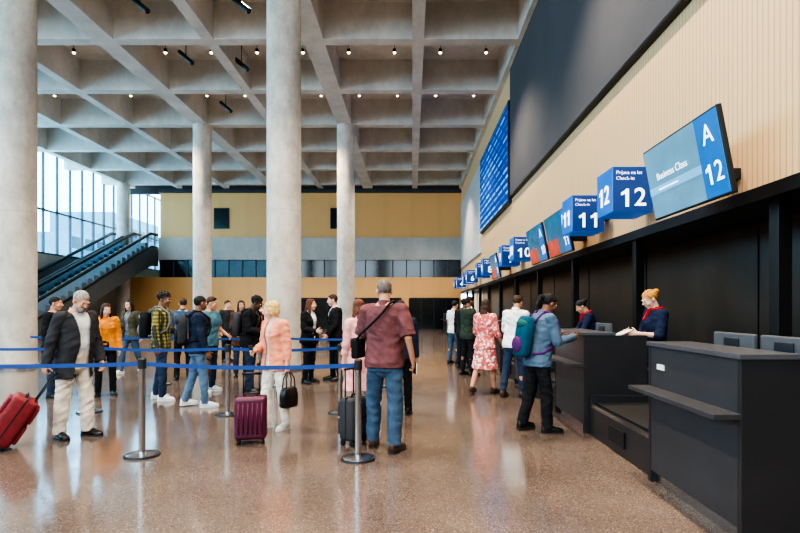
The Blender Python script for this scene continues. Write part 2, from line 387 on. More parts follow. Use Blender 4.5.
# ------------------------------------------------------------------ people
TM = [(.80,.155,.112,-.005),(.88,.166,.118,-.01),(.96,.158,.11,-.005),(1.06,.143,.1,0),(1.18,.152,.107,.005),(1.30,.168,.114,.008),(1.38,.169,.104,0),(1.43,.147,.087,-.008),(1.47,.088,.068,-.01),(1.50,.06,.06,0)]
TF = [(.80,.162,.115,-.01),(.88,.173,.12,-.015),(.96,.153,.107,-.005),(1.06,.125,.093,0),(1.18,.135,.1,.005),(1.28,.148,.118,.015),(1.36,.146,.098,.004),(1.42,.127,.078,-.006),(1.46,.078,.064,-.01),(1.50,.05,.055,0)]
def person(label, x, y, face, H=1.75, fem=False, belly=0, skin='skin_light', hair=('short', 'hair_black'), top=None, bottom=None,
           shoe='shoe_black', lean=0, head=(5, 0), legs=((3, 3, 4), (-3, 3, 4)), arms=((0, 8, 12, 4, 25), (0, 8, 12, 4, 25)), vox=.009, beard=None, scarf=None, group=None):
    S = H/1.74
    tab = TF if fem else TM
    sx = .162 if fem else .182
    root = thing('person', label, 'person', (x, y, 0), R(face), group)
    def ring(z, e=0, n=22, mul=1):
        if z <= tab[0][0]: q = tab[0]
        elif z >= tab[-1][0]: q = tab[-1]
        else:
            for a, b in zip(tab, tab[1:]):
                if a[0] <= z <= b[0]:
                    t = (z-a[0])/(b[0]-a[0]); q = [a[i]+(b[i]-a[i])*t for i in range(4)]; break
        bl = belly*max(0, 1-abs(z-1.08)/.2)
        hw, hd, yo = q[1]*mul+e+bl*.35, q[2]*mul+e+bl*.6, q[3]+bl*.55
        out = []
        for i in range(n):
            t = 2*PI*i/n; c, s_ = math.cos(t), math.sin(t)
            out.append(sp(V(hw*math.copysign(abs(c)**.85, c), yo+hd*math.copysign(abs(s_)**.85, s_), z)))
        return out
    def sp(p):
        if p.z <= .93 or not lean: return p.copy()
        k = min(1, (p.z-.93)/.22)
        return Matrix.Rotation(-R(lean)*k, 3, 'X') @ (p-V(0, 0, .95)) + V(0, 0, .95)
    def dr(f, o, s): return V(s*math.sin(R(o)), math.sin(R(f))*math.cos(R(o)), -math.cos(R(f))*math.cos(R(o)))
    L = []
    for (f, o, k), s in zip(legs, (1, -1)):
        hip = V(s*.088, 0, .91); kn = hip+dr(f, o, s)*.42; an = kn+dr(f-k, o*.3, s)*.4
        L.append((s, hip, kn, an))
    dz = .088-min(l[3].z for l in L)
    XF = Matrix.Translation((0, 0, dz*S)) @ Matrix.Scale(S, 4)
    Rl = Matrix.Rotation(-R(lean), 3, 'X')
    nb = sp(V(0, 0, 1.49))
    Rh = Rl @ Matrix.Rotation(R(head[1]), 3, 'Z') @ Matrix.Rotation(-R(head[0]), 3, 'X')
    hc = nb + Rl @ V(0, .01, .02) + Rh @ V(0, .02, .105)
    HM = Matrix.Translation(hc) @ Rh.to_4x4()
    A = []
    for arm, s in zip(arms, (1, -1)):
        uf, uo, ff, fo, cu = arm[:5]
        sh = sp(V(s*sx, -.005, 1.405)); el = sh+dr(uf, uo, s)*.285; fd = dr(ff, fo, s); wr = el+fd*.25
        n = Vector(arm[5]) if len(arm) > 5 else V(-s, 0, 0)
        n = (n - fd*n.dot(fd)).normalized(); t = fd.cross(n)*s
        A.append((s, sh, el, wr, fd, n, t, cu))
    b = MB()
    b.loft([ring(z) for z in (.80, .88, .96, 1.06, 1.18, 1.28, 1.36, 1.42, 1.46, 1.495)])
    b.cap(sp(V(0, -.012, 1.42)), hc+Rh @ V(0, -.018, -.06), .060, .051)
    def he(c, r): b.ell(HM @ Vector(c), r, Rh)
    he((0, -.012, .028), (.073, .094, .088)); he((0, .03, -.025), (.058, .062, .088)); he((0, .058, -.088), (.030, .03, .026))
    he((0, .076, .022), (.046, .018, .014)); he((0, .102, -.022), (.013, .022, .014)); he((0, .09, -.005), (.009, .018, .03))
    for s in (1, -1):
        he((s*.075, -.005, -.012), (.011, .02, .032)); he((s*.035, .06, -.035), (.025, .028, .025))
    he((0, .083, -.06), (.024, .014, .014))
    for s, hip, kn, an in L:
        b.cap(hip, kn, .08, .052); mid = kn.lerp(an, .35)+V(0, -.012, 0)
        b.cap(kn, mid, .05, .05); b.cap(mid, an, .05, .035)
        ft = Matrix.Rotation(-s*R(12), 3, 'Z') @ V(0, 1, 0)
        b.cap(an+V(0, 0, -.04)-ft*.03, an+ft*.12+V(0, 0, -.05), .034, .025)
    for s, sh, el, wr, fd, n, t, cu in A:
        b.cap(sp(V(s*.08, -.005, 1.41)), sh, .058, .052); b.cap(sh, el, .048, .038); b.cap(el, wr, .038, .026)
        Rm = Matrix((t, n, fd)).transposed()
        b.ell(wr+fd*.045, (.038, .017, .055), Rm)
        b.cap(wr, wr+fd*.03, .026, .022)
        for i, ln in enumerate((.072, .08, .075, .058)):
            p = wr+fd*(.082-.004*abs(i-1))+t*(.031-i*.0215); a = cu*.4
            for sg, r in ((.45, .0088), (.31, .0082), (.24, .0075)):
                d = (fd*math.cos(R(a))+n*math.sin(R(a))+t*(.07*(1.5-i))).normalized()
                q = p+d*(ln*sg); b.cap(p, q, r, r*.93, 8); p = q; a += cu
        p = wr+fd*.028+t*.026
        for ln, r, w in ((.042, .0115, .8), (.034, .0095, .45)):
            d = (fd*.65+t*w+n*(.25+cu*.008)).normalized(); q = p+d*ln; b.cap(p, q, r, r*.9, 8); p = q
    b.build('body', skin, root, True, XF, voxel=vox*.68, sm=2)
    HX = XF @ HM
    near = vox < .0085
    for s in (1, -1):
        e = MB().ell((s*.03, .0775, .003), (.0145, .012, .009), None, 10, 6).build('eye', 'eye_white', root, True, HX)
        if near: MB().ell((s*.03, .0868, .003), (.0075, .0045, .0075), None, 8, 6).build('iris', 'iris', e, True, HX)
        MB().ell((s*.031, .0895, .025), (.02, .007, .0055), None, 10, 6).build('eyebrow', hair[1], root, True, HX)
    MB().ell((0, .0955, -.061), (.022, .007, .008), None, 10, 6).build('lips', 'lip', root, True, HX)
    hl = lambda p: -.07+(p.y+.1)*.757+.006*math.sin(p.x*110)+(.012 if abs(p.x) < .04 else 0)
    st = hair[0]; h = MB()
    if st != 'none':
        if st in ('short', 'bald'): h.ell((0, -.012, .029), (.0775, .0975, .0905), None, 24, 14)
        elif st == 'full':
            h.ell((0, -.015, .034), (.0795, .0985, .0905), None, 24, 14); h.ell((.012, .028, .085), (.055, .045, .03))
        elif st == 'curly':
            h.ell((0, -.016, .038), (.081, .100, .090), None, 24, 14)
            rr = random.Random(3)
            for i in range(90):
                t = rr.uniform(0, 2*PI); u = rr.uniform(-.3, 1); w = math.sqrt(1-u*u)
                h.ell((.081*w*math.cos(t), -.016+.099*w*math.sin(t), .038+.09*u), rr.uniform(.012, .018), None, 8, 6)
        else:
            h.ell((0, -.014, .032), (.081, .101, .091), None, 24, 14)
        if st == 'bun': h.ell((0, -.122, .05), (.04, .037, .038)); h.cap((0, -.09, .04), (0, -.12, .05), .032, .03)
        if st == 'bob':
            h.ell((0, -.05, -.03), (.087, .07, .075)); h.ell((0, -.048, .036), (.087, .08, .083))
            for s in (1, -1): h.ell((s*.07, .005, -.025), (.024, .055, .062))
        if st == 'long':
            h.ell((0, -.06, -.06), (.082, .055, .11)); h.ell((0, -.085, -.17), (.076, .04, .10)); h.ell((0, -.095, -.26), (.056, .028, .07))
            for s in (1, -1): h.ell((s*.072, -.005, -.06), (.018, .042, .11)); h.cap((s*.07, .01, -.1), (s*.08, .03, -.25), .026, .015)
        if st == 'tail': h.cap((0, -.1, .05), (0, -.15, .02), .03, .035); h.cap((0, -.15, .02), (0, -.15, -.16), .035, .014)
        if st in ('long', 'bob'): cut = lambda p: p.y > .01 and p.z > -.12 and p.z < hl(p) and abs(p.x) < .062+.2*max(0, -p.z) or (p.y > .05 and p.z < .07 and p.z > -.12)
        elif st == 'bald': cut = lambda p: p.z < hl(p) or (p.z > .08 and p.y > -.05 and abs(p.x) < .05)
        else: cut = lambda p: p.z < hl(p)
        h.build('hair', hair[1], root, True, HX, voxel=.007, sm=1, cut=cut, folds=.003)
    if beard:
        MB().ell((0, .047, -.066), (.061, .06, .06), None, 20, 12).build('beard', beard, root, True, HX, voxel=.006, sm=1, cut=lambda p: p.z > -.045 and abs(p.x) < .05 or p.z > -.03 or p.y < .0)
    def sleeves(g, e, ln, flare=0):
        for s, sh, el, wr, fd, n, t, cu in A:
            g.cap(sp(V(s*.07, -.005, 1.405)), sh+V(0, 0, 0), .060+e*.5, .053+e)
            if ln <= 1:
                g.cap(sh, sh.lerp(el, ln), .053+e, .047+e+flare, e1=False)
            else:
                g.cap(sh, el, .053+e, .043+e); q = el.lerp(wr, ln-1+ (.08 if ln >= 2 else 0))
                g.cap(el, q, .043+e, .032+e+flare, e1=False)
    def torso(g, e, hem, flare=0, ztop=1.455):
        zs = [hem]; z = hem+.06
        while z < ztop-.03: zs.append(z); z += .05
        zs.append(ztop)
        g.loft([ring(z, e+flare*max(0, 1-(z-hem)/.25) + (0 if z < 1.4 else -.004)) for z in zs])
    k = top
    if k.get('inner'):
        g = MB(); torso(g, .012, .9); g.build(k.get('inner_name', 'shirt'), k['inner'], root, True, XF, voxel=vox, sm=2, folds=.003)
        g = MB(); torso(g, k.get('e', .034), k.get('hem', .74), .012); sleeves(g, .02, k.get('sleeve', 2))
        w0 = k.get('open', .035)
        cut = lambda p: p.y > .02 and p.z < 1.47 and abs(p.x) < w0*(1+.5*max(0, 1.1-p.z)*4 + .9*max(0, p.z-1.2)*4)
        g.build(k.get('name', 'jacket'), k['mat'], root, True, XF, voxel=vox, sm=2, cut=cut, folds=.009)
    else:
        g = MB(); torso(g, k.get('e', .02), k.get('hem', .84), k.get('flare', .008)); sleeves(g, k.get('es', .014), k.get('sleeve', .6), .008 if k.get('sleeve', .6) < 1.5 else 0)
        g.build(k.get('name', 'shirt'), k['mat'], root, True, XF, voxel=vox, sm=2, folds=.009)
    if k.get('collar', True):
        rr = []
        for zz, rad in ((1.445, .078), (1.475, .07), (1.50, .066)):
            rr.append([sp(V(rad*math.cos(2*PI*i/20), rad*math.sin(2*PI*i/20)-.008, zz+.014*(-math.sin(2*PI*i/20)))) for i in range(20)])
        me = MB(); n = 20; vs = [p for r_ in rr for p in r_]
        me.add(vs, [(j*n+i, j*n+(i+1) % n, (j+1)*n+(i+1) % n, (j+1)*n+i) for j in range(2) for i in range(n)])
        me.build('collar', k.get('inner') or k['mat'], root, True, XF)
    if scarf:
        g = MB(); g.tube([sp(V(.07*math.cos(a), .068*math.sin(a)-.005, 1.47-.015*math.sin(a))) for a in [2*PI*i/16 for i in range(17)]], .022)
        g.cap(sp(V(0, .09, 1.44)), sp(V(.03, .14, 1.33)), .026, .016)
        g.build('neck_scarf', scarf, root, True, XF, voxel=.008, sm=1)
    k = bottom
    g = MB()
    if k['kind'] == 'trousers':
        g.loft([ring(z, .013) for z in (.80, .86, .92, .98, 1.03)])
        e = k.get('e', 0)
        g.ell(V(0, -.02, .80), (.115, .095, .07))
        for s, hip, kn, an in L:
            g.cap(hip, kn, .095, .067+e); d = (an-kn).normalized()
            mid = kn.lerp(an, .4)
            g.cap(kn, mid, .067+e, .063+e); g.cap(mid, an+d*k.get('drop', .03), .063+e, .055+e, e1=False)
        g.build('trousers', k['mat'], root, True, XF, voxel=vox, sm=2, folds=.009)
    else:
        hem = k.get('hem', .5); zs = [hem, hem+.1, hem+.2, .80, .88, .96, 1.03]; zs = sorted(set(z for z in zs if z >= hem))
        fl = k.get('flare', .09)
        cx = (L[0][2]+L[1][2])*.5
        rings = []
        for z in zs:
            t = max(0, (.9-z)/(.9-hem)); rr = ring(z, .016+fl*t)
            rings.append([p+V(0, cx.y*t*.7, 0) for p in rr])
        g.loft(rings); g.build('skirt', k['mat'], root, True, XF, voxel=vox, sm=2, folds=.009)
    for s, hip, kn, an in L:
        f = Matrix.Rotation(-s*R(12), 3, 'Z') @ V(0, 1, 0); r_ = V(f.y, -f.x, 0); o = V(an.x, an.y, an.z-.088)
        rings = []
        for yy, w, hh in ((-.072, .022, .06), (-.062, .034, .092), (-.025, .041, .098), (.02, .043, .094), (.07, .046, .074), (.12, .049, .056), (.16, .044, .046), (.188, .03, .038), (.2, .012, .026)):
            rings.append([o+f*yy+r_*(w*math.cos(a))+V(0, 0, .016+hh*max(0, math.sin(a))**.8) for a in [PI*i/12 for i in range(13)]] + [o+f*yy+r_*(-w*.6)+V(0, 0, .014), o+f*yy+r_*(w*.6)+V(0, 0, .014)])
        sh = MB().loft(rings).build('shoe', shoe, root, True, XF)
        out = []
        for yy, w in ((-.075, .024), (-.06, .038), (-.02, .043), (.03, .043), (.08, .049), (.12, .052), (.16, .047), (.19, .033), (.204, .012)): out.append((yy, w))
        pr = [o+f*a+r_*w for a, w in out]+[o+f*a-r_*w for a, w in out[::-1]]
        MB().loft([pr, [p+V(0, 0, .02) for p in pr]]).build('sole', 'sole' if shoe != 'shoe_white' else 'shoe_white', sh, False, XF)
    Rw = Matrix.Translation((x, y, 0)) @ Matrix.Rotation(R(face), 4, 'Z')
    return dict(root=root, XF=XF, W=Rw, sp=sp, A=A, L=L, hand=[Rw @ XF @ (a[3]+a[4]*.09) for a in A], face=face, S=S, e=(top.get('e', .02) if not top.get('inner') else .034))
def worn(P, base, name, label, cat):
    b = P['XF'] @ P['sp'](Vector(base))
    root = thing(name, label, cat, P['W'] @ b, R(P['face']))
    return root, Matrix.Translation(-b) @ P['XF']
def backpack(P, label, m1='black_c', m2='grey_c', w=.15, h=.42, d=.15, m3=None, drop=0):
    sp = P['sp']; yb = -.13-P['e']*.9; z0 = 1.0-drop
    root, X = worn(P, (0, yb-d/2, z0), 'backpack', label, 'backpack')
    def rr(z, k): return [sp(V(w*k*math.copysign(abs(math.cos(t))**.6, math.cos(t)), yb-d/2+d/2*k*math.copysign(abs(math.sin(t))**.6, math.sin(t)), z)) for t in [2*PI*i/20 for i in range(20)]]
    MB().loft([rr(z0, .8), rr(z0+.02, .97), rr(z0+.12, 1.02), rr(z0+h*.7, 1), rr(z0+h*.9, .9), rr(z0+h, .62)]).build('pack_body', m1, root, True, X)
    MB().ell(sp(V(0, yb-d, z0+.12)), (w*.75, .04, .1)).build('front_pocket', m2, root, True, X)
    MB().ell(sp(V(0, yb-d*.8, z0+h*.78)), (w*.9, .05, .06)).build('top_flap', m3 or m2, root, True, X)
    for s in (1, -1):
        pts = [(s*.08, yb, z0+.40), (s*.1, -.06, 1.485), (s*.105, .02, 1.485), (s*.115, .125+P['e'], 1.38), (s*.13, .14+P['e'], 1.24), (s*.165, .1+P['e'], 1.12), (s*.185, -.03, 1.05-drop), (s*.12, yb, z0+.03)]
        MB().tube([sp(Vector(p)) for p in pts], .016, 8, .016).build('shoulder_strap', m2, root, True, X)
    MB().tube([sp(V(x_, yb-.02, z_)) for x_, z_ in ((-.03, z0+h-.02), (-.02, z0+.03+h), (.02, z0+.03+h), (.03, z0+h-.02))], .008).build('top_handle', m2, root, True, X)
    return root

hang = (-4, 9, 8, 5, 28)
P = person('grey-haired bearded man in dark jacket and cream trousers pulling a red suitcase', -3.9, 6.0, -112, 1.73, belly=.05, skin='skin_tan', hair=('short', 'hair_grey'), beard='hair_grey',
           top=dict(mat='charcoal', inner='pale', hem=.70, open=.055), bottom=dict(kind='trousers', mat='cream', e=.012), shoe='shoe_black', lean=5, head=(24, -4),
           legs=((-4, 3, 3), (6, 4, 5)), arms=((-10, 14, -8, 8, 60), (4, 10, 22, -2, 30)), vox=.0075)
p_old = P
P = person('person in black jacket standing directly behind the grey-haired bearded man', -6.0, 8.7, -80, 1.7, skin='skin_tan', top=dict(mat='black_c', e=.03, sleeve=2, hem=.76, name='jacket'), bottom=dict(kind='trousers', mat='jeans_dark'), arms=(hang, (10, 8, 60, 0, 30)))
P = person('woman with long dark hair in orange top and black trousers', -5.25, 8.9, -150, 1.6, True, skin='skin_light', hair=('long', 'hair_brown'), top=dict(mat='orange', inner='orange', inner_name='blouse', name='cardigan', hem=.86, open=.05), bottom=dict(kind='trousers', mat='black_c'), head=(16, 20), arms=((5, 8, 60, -15, 40), hang), legs=((4, 3, 9), (-3, 4, 3)))
P = person('woman with long dark hair in olive jacket and jeans walking forward', -6.5, 12.0, 168, 1.72, True, skin='skin_light', hair=('long', 'hair_black'), top=dict(mat='olive', inner='grey_c', hem=.8, open=.05), bottom=dict(kind='trousers', mat='jeans'), shoe='shoe_white', arms=((6, 10, 75, -20, 40), (-16, 12, 4, 4, 30)), legs=((16, 2, 8), (-12, 2, 18)))
P = person('man in green and yellow plaid shirt with a black backpack', -4.1, 8.5, -80, 1.78, skin='skin_brown', hair=('curly', 'hair_black'), top=dict(mat='plaid', e=.026, sleeve=2, hem=.82, es=.016), bottom=dict(kind='trousers', mat='jeans_dark'), shoe='shoe_white', head=(12, -14), arms=(hang, (10, 10, 70, -10, 40)), legs=((8, 4, 9), (-6, 4, 4)))
backpack(P, 'black backpack worn by the man in the plaid shirt')
P = person('young man in navy jacket and light blue jeans with a charcoal backpack', -3.25, 7.9, -62, 1.7, skin='skin_brown', hair=('short', 'hair_black'), top=dict(mat='navy', e=.03, sleeve=2, hem=.84, name='jacket', es=.018), bottom=dict(kind='trousers', mat='jeans_light'), shoe='shoe_white', head=(4, 22), arms=((4, 8, 20, 2, 30), hang), legs=((9, 4, 6), (-8, 4, 9)))
backpack(P, 'charcoal backpack worn by the young man in navy jacket', 'charcoal', 'black_c')
P = person('man in teal grey shirt holding a brown travel bag', -3.62, 9.3, -110, 1.72, skin='skin_tan', hair=('full', 'hair_brown'), top=dict(mat='teal', sleeve=.75, hem=.84), bottom=dict(kind='trousers', mat='jeans_dark'), shoe='shoe_white', head=(10, 16), arms=((-2, 7, 5, 3, 60), (8, 10, 65, -12, 40)), legs=((4, 4, 10), (-3, 5, 3)))
p_teal = P
P = person('man with curly black hair in black jacket and dark jeans beside the blond woman', -2.86, 9.2, -95, 1.74, skin='skin_dark', hair=('curly', 'hair_black'), top=dict(mat='black_c', inner='grey_c', inner_name='jumper', hem=.82, open=.035), bottom=dict(kind='trousers', mat='jeans_dark'), shoe='shoe_black', lean=4, head=(22, 10), arms=((8, 8, 80, -14, 40), hang), legs=((6, 4, 5), (-4, 4, 6)))
backpack(P, 'dark grey backpack worn by the man with curly hair in black jacket', 'grey_case', 'black_c')
P = person('blond woman in peach jacket and off-white trousers looking to the left', -1.70, 6.45, 146, 1.6, True, skin='skin_light', hair=('bob', 'hair_blond'), top=dict(mat='peach', inner='blush', inner_name='blouse', hem=.80, sleeve=1.75, open=.03, e=.032), bottom=dict(kind='trousers', mat='offwhite', e=.006), shoe='shoe_white', head=(14, -34),
           legs=((7, 4, 11), (-4, 4, 4)), arms=((6, 8, 74, -20, 45), (-4, 9, 4, 5, 70)), vox=.0075)
p_peach = P
P = person('woman with long auburn hair in open black suit jacket over white shirt', -2.05, 10.4, -118, 1.7, True, skin='skin_light', hair=('long', 'hair_auburn'), top=dict(mat='black_c', inner='white_c', hem=.82, open=.05), bottom=dict(kind='trousers', mat='black_c'), head=(4, 18), arms=((6, 10, 80, -18, 40), hang), legs=((3, 4, 10), (-3, 3, 3)))
P = person('man in black suit and white shirt talking to the auburn-haired woman', -1.6, 10.8, 112, 1.8, skin='skin_light', hair=('full', 'hair_brown'), top=dict(mat='black_c', inner='white_c', hem=.78, open=.045), bottom=dict(kind='trousers', mat='black_c'), head=(10, -6), arms=(hang, (8, 8, 40, 0, 30)))
P = person('woman in pale pink dress half hidden by the man in the maroon shirt', -.66, 6.6, 30, 1.62, True, skin='skin_light', hair=('long', 'hair_auburn'), top=dict(mat='pink', e=.024, sleeve=1.6, hem=.8), bottom=dict(kind='skirt', mat='pink', hem=.5, flare=.07), shoe='shoe_black', head=(10, 0), arms=((6, 9, 25, 2, 30), (0, 9, 10, 5, 50)))
P = person('man in maroon polo shirt and blue jeans seen from behind', -.29, 5.5, -16, 1.82, belly=.05, skin='skin_tan', hair=('short', 'hair_pepper'), top=dict(mat='maroon', e=.03, sleeve=.95, hem=.84, es=.024), bottom=dict(kind='trousers', mat='jeans', e=.014), shoe='shoe_brown', head=(10, 32),
           legs=((-4, 5, 6), (6, 6, 4)), arms=((-10, 17, 26, 3, 50), (14, 18, 66, -10, 45)), vox=.0075)
p_man = P
P = person('person in navy clothes hidden in front of the man in the maroon shirt', -.16, 7.3, 5, 1.62, skin='skin_tan', hair=('short', 'hair_black'), top=dict(mat='navy', sleeve=2, hem=.84), bottom=dict(kind='trousers', mat='black_c'))
P = person('person in denim blue jacket looking away behind the plaid shirt', -4.8, 10.9, 20, 1.72, skin='skin_tan', hair=('full', 'hair_brown'), top=dict(mat='jeans', sleeve=2, hem=.82, e=.028, name='jacket'), bottom=dict(kind='trousers', mat='black_c'))
P = person('woman with long black hair in brown coat behind the teal shirt', -3.75, 11.4, -150, 1.68, True, skin='skin_tan', hair=('long', 'hair_black'), top=dict(mat='brown_c', sleeve=2, hem=.7, e=.03, name='coat'), bottom=dict(kind='trousers', mat='jeans_dark'), arms=((6, 8, 60, -10, 40), hang))
# --- at the counters
P = person('person in blue denim jacket and black trousers leaning at the second counter', 1.53, 6.3, -74, 1.7, skin='skin_brown', hair=('tail', 'hair_black'), top=dict(mat='denim', e=.03, sleeve=2, hem=.82, name='jacket', es=.018, flare=.012), bottom=dict(kind='trousers', mat='black_c', e=.01), shoe='shoe_black', lean=9, head=(14, 0), arms=((12, 10, 100, -14, 35), (16, 8, 96, -12, 35)), legs=((6, 4, 5), (-6, 4, 10)), vox=.0075)
backpack(P, 'teal and purple backpack worn by the person in the denim jacket', 'pack_teal', 'purple', .15, .46, .15, 'pack_green', .06)
P = person('woman in knee-length red floral dress seen from behind', 1.28, 9.1, -35, 1.68, True, skin='skin_tan', hair=('long', 'hair_brown'), top=dict(mat='floral', e=.028, sleeve=1.4, hem=.82, flare=.01, name='dress_top'), bottom=dict(kind='skirt', mat='floral', hem=.47, flare=.07), shoe='shoe_brown', arms=((6, 12, 40, 4, 30), (10, 10, 60, -6, 30)), legs=((14, 3, 12), (-12, 3, 18)))
P = person('man in white shirt and dark jeans leaning on the third counter', 1.72, 8.75, -40, 1.74, skin='skin_tan', hair=('full', 'hair_brown'), top=dict(mat='white_c', e=.03, sleeve=1.5, hem=.84), bottom=dict(kind='trousers', mat='jeans_dark'), shoe='shoe_brown', lean=7, head=(10, 0), arms=((10, 12, 84, -10, 25), (8, 10, 60, -6, 25)), legs=((6, 5, 6), (-6, 5, 8)))
P = person('man in dark green jacket with arms forward beyond the floral dress', 1.25, 11.6, -60, 1.78, skin='skin_brown', hair=('short', 'hair_black'), top=dict(mat='darkgreen', e=.03, sleeve=2, hem=.8, name='jacket'), bottom=dict(kind='trousers', mat='black_c'), arms=((15, 10, 60, 0, 30), (15, 10, 60, 0, 30)))
P = person('person in white top and blue jeans furthest along the counters', 1.15, 14.2, -50, 1.72, skin='skin_tan', hair=('full', 'hair_black'), top=dict(mat='white_c', sleeve=.7, hem=.84), bottom=dict(kind='trousers', mat='jeans'), vox=.011)
P = person('person in black hoodie behind the man in dark green jacket', 1.3, 13.0, -30, 1.75, skin='skin_brown', hair=('curly', 'hair_black'), top=dict(mat='black_c', e=.032, sleeve=2, hem=.8, name='hoodie'), bottom=dict(kind='trousers', mat='black_c'), vox=.011)
P = person('blond check-in attendant in navy uniform reading papers behind the second counter', 3.16, 6.75, 96, 1.76, True, skin='skin_light', hair=('bun', 'hair_gold'), top=dict(mat='staff', e=.022, sleeve=1.3, hem=.84, name='uniform_jacket'), bottom=dict(kind='trousers', mat='staff'), head=(28, 0), scarf='red_c', arms=((14, 8, 96, -22, 45), (14, 8, 96, -22, 45)), vox=.0075)
p_st = P
P = person('dark-haired check-in attendant with red scarf behind the third counter', 3.2, 9.15, 84, 1.7, True, skin='skin_tan', hair=('bun', 'hair_black'), top=dict(mat='staff', e=.022, sleeve=1.6, hem=.84, name='uniform_jacket'), bottom=dict(kind='trousers', mat='staff'), lean=14, head=(20, 0), scarf='red_c', arms=((26, 8, 74, -10, 35), (26, 8, 74, -10, 35)))
P = person('person in rust jumper in the far queue near the second column', -4.15, 13.8, 160, 1.7, skin='skin_tan', hair=('short', 'hair_black'), top=dict(mat='rust', sleeve=2, hem=.84, e=.028), bottom=dict(kind='trousers', mat='grey_c'), vox=.011)
P = person('person in dark coat in the far queue beside the rust jumper', -5.2, 14.6, -120, 1.74, skin='skin_light', hair=('full', 'hair_brown'), top=dict(mat='charcoal', sleeve=2, hem=.72, e=.034, name='coat'), bottom=dict(kind='trousers', mat='black_c'), vox=.011)
P = person('person in pale grey shirt walking far back near the dark doors', -6.2, 22.0, 180, 1.74, skin='skin_tan', hair=('short', 'hair_black'), top=dict(mat='pale', sleeve=2, hem=.84), bottom=dict(kind='trousers', mat='jeans_dark'), legs=((14, 2, 6), (-12, 2, 12)), vox=.012)

# ------------------------------------------------------------------ luggage
def suitcase(label, loc, rz, w, d, h, mat, handle=.45, tilt=0, ribs=False, pocket=False):
    root = thing('suitcase', label, 'suitcase', loc, rz)
    root.rotation_euler = (tilt, 0, rz)
    z0 = .05
    MB().box((-w/2, -d/2, z0), (w/2, d/2, z0+h)).build('case_body', mat, root, True, bevel=.045, seg=4)
    if ribs:
        for i in range(6):
            x_ = -w*.36+i*w*.72/5
            for sd in (1, -1): MB().cap((x_, sd*(d/2+.001), z0+.07), (x_, sd*(d/2+.001), z0+h-.07), .009, .009, 8).build('rib', mat, root, True)
    if pocket:
        for sd in (1, -1):
            lo, hi = sorted((sd*(d/2+.035), sd*(d/2-.01)))
            MB().box((-w*.4, lo, z0+.06), (w*.4, hi, z0+h*.5)).build('front_pocket', mat, root, True, bevel=.015)
            MB().box((-w*.4, lo, z0+h*.56), (w*.4, hi, z0+h*.9)).build('upper_pocket', mat, root, True, bevel=.012)
            lo2, hi2 = sorted((sd*(d/2+.036), sd*(d/2+.03)))
            MB().box((-w*.36, lo2, z0+h*.44), (w*.36, hi2, z0+h*.455)).build('pocket_zip', 'black', root)
    g = MB(); q = .012
    g.box((-w/2-.003, -q/2, z0+.03), (-w/2+.004, q/2, z0+h-.03)).box((w/2-.004, -q/2, z0+.03), (w/2+.003, q/2, z0+h-.03)).box((-w/2+.0, -q/2, z0+h-.034), (w/2-.0, q/2, z0+h+.003))
    g.build('zip', 'black', root)
    g = MB().tube([(-w*.25, d*.3, z0+h-.02), (-w*.25, d*.3, z0+h+handle-.004), (w*.25, d*.3, z0+h+handle-.004), (w*.25, d*.3, z0+h-.02)], .009, 10)
    hd = g.build('telescopic_handle', 'dark_steel', root, True)
    MB().cap((-w*.27, d*.3, z0+h+handle), (w*.27, d*.3, z0+h+handle), .014, .014, 10).build('grip', 'black', hd, True)
    MB().tube([(-.07, -.02, z0+h-.005), (-.06, -.02, z0+h+.03), (.06, -.02, z0+h+.03), (.07, -.02, z0+h-.005)], .012).build('carry_handle', 'black', root, True)
    for sx_ in (1, -1):
        for sy in (1, -1):
            MB().cyl((sx_*w*.38-.012, sy*d*.3, .028), (sx_*w*.38+.012, sy*d*.3, .028), .028, n=14).build('wheel', 'rubber', root, True)
            MB().box((sx_*w*.38-.018, sy*d*.3-.018, .04), (sx_*w*.38+.018, sy*d*.3+.018, .065)).build('wheel_housing', 'black', root)
    return root
suitcase('burgundy ribbed upright suitcase beside the woman in peach', (-1.78, 5.75, 0), R(12), .34, .21, .47, 'plum_case', .24, ribs=True)
suitcase('red fabric suitcase tilted behind the grey-haired man', (-4.42, 5.48, .035), R(-55), .40, .25, .52, 'red_case', .34, tilt=R(-32), pocket=True)
suitcase('dark grey fabric suitcase left of the man in the maroon shirt', (-.64, 5.72, 0), R(60), .30, .20, .47, 'grey_case', .30, pocket=True)
def handbag(label, loc, rz, mat, w=.26, h=.2, d=.1, hh=.16, name='handbag'):
    root = thing(name, label, 'bag', loc, rz)
    def rr(z, k): return [V(w/2*k*math.copysign(abs(math.cos(t))**.5, math.cos(t)), d/2*k*math.copysign(abs(math.sin(t))**.6, math.sin(t)), z) for t in [2*PI*i/20 for i in range(20)]]
    MB().loft([rr(0, .85), rr(.02, 1), rr(h*.6, 1), rr(h*.92, .85), rr(h, .7)]).build('bag_body', mat, root, True)
    MB().box((-w*.3, -.006, h-.003), (w*.3, .006, h+.006)).build('zip', 'steel', root)
    for s in (1, -1):
        MB().tube([(-w*.28, s*d*.3, h-.02), (-w*.26, s*d*.2, h+hh*.6), (-w*.1, s*.012, h+hh), (w*.1, s*.012, h+hh), (w*.26, s*d*.2, h+hh*.6), (w*.28, s*d*.3, h-.02)], .008).build('handle', mat, root, True)
    return root
h = p_teal['hand'][0]
handbag('brown travel bag held by the man in teal grey shirt', (h.x, h.y-.06, h.z-.44), R(20), 'brown_case', .38, .26, .16, .18, 'travel_bag')
h = p_peach['hand'][1]
handbag('black handbag hanging from the lowered hand of the woman in peach', (h.x+.02, h.y, h.z-.43), R(60), 'shoe_black', .26, .24, .12, .18)
P = p_man; sp = P['sp']
root, X = worn(P, (-.27, -.02, .92), 'crossbody_bag', 'black crossbody bag at the left hip of the man in maroon shirt', 'bag')
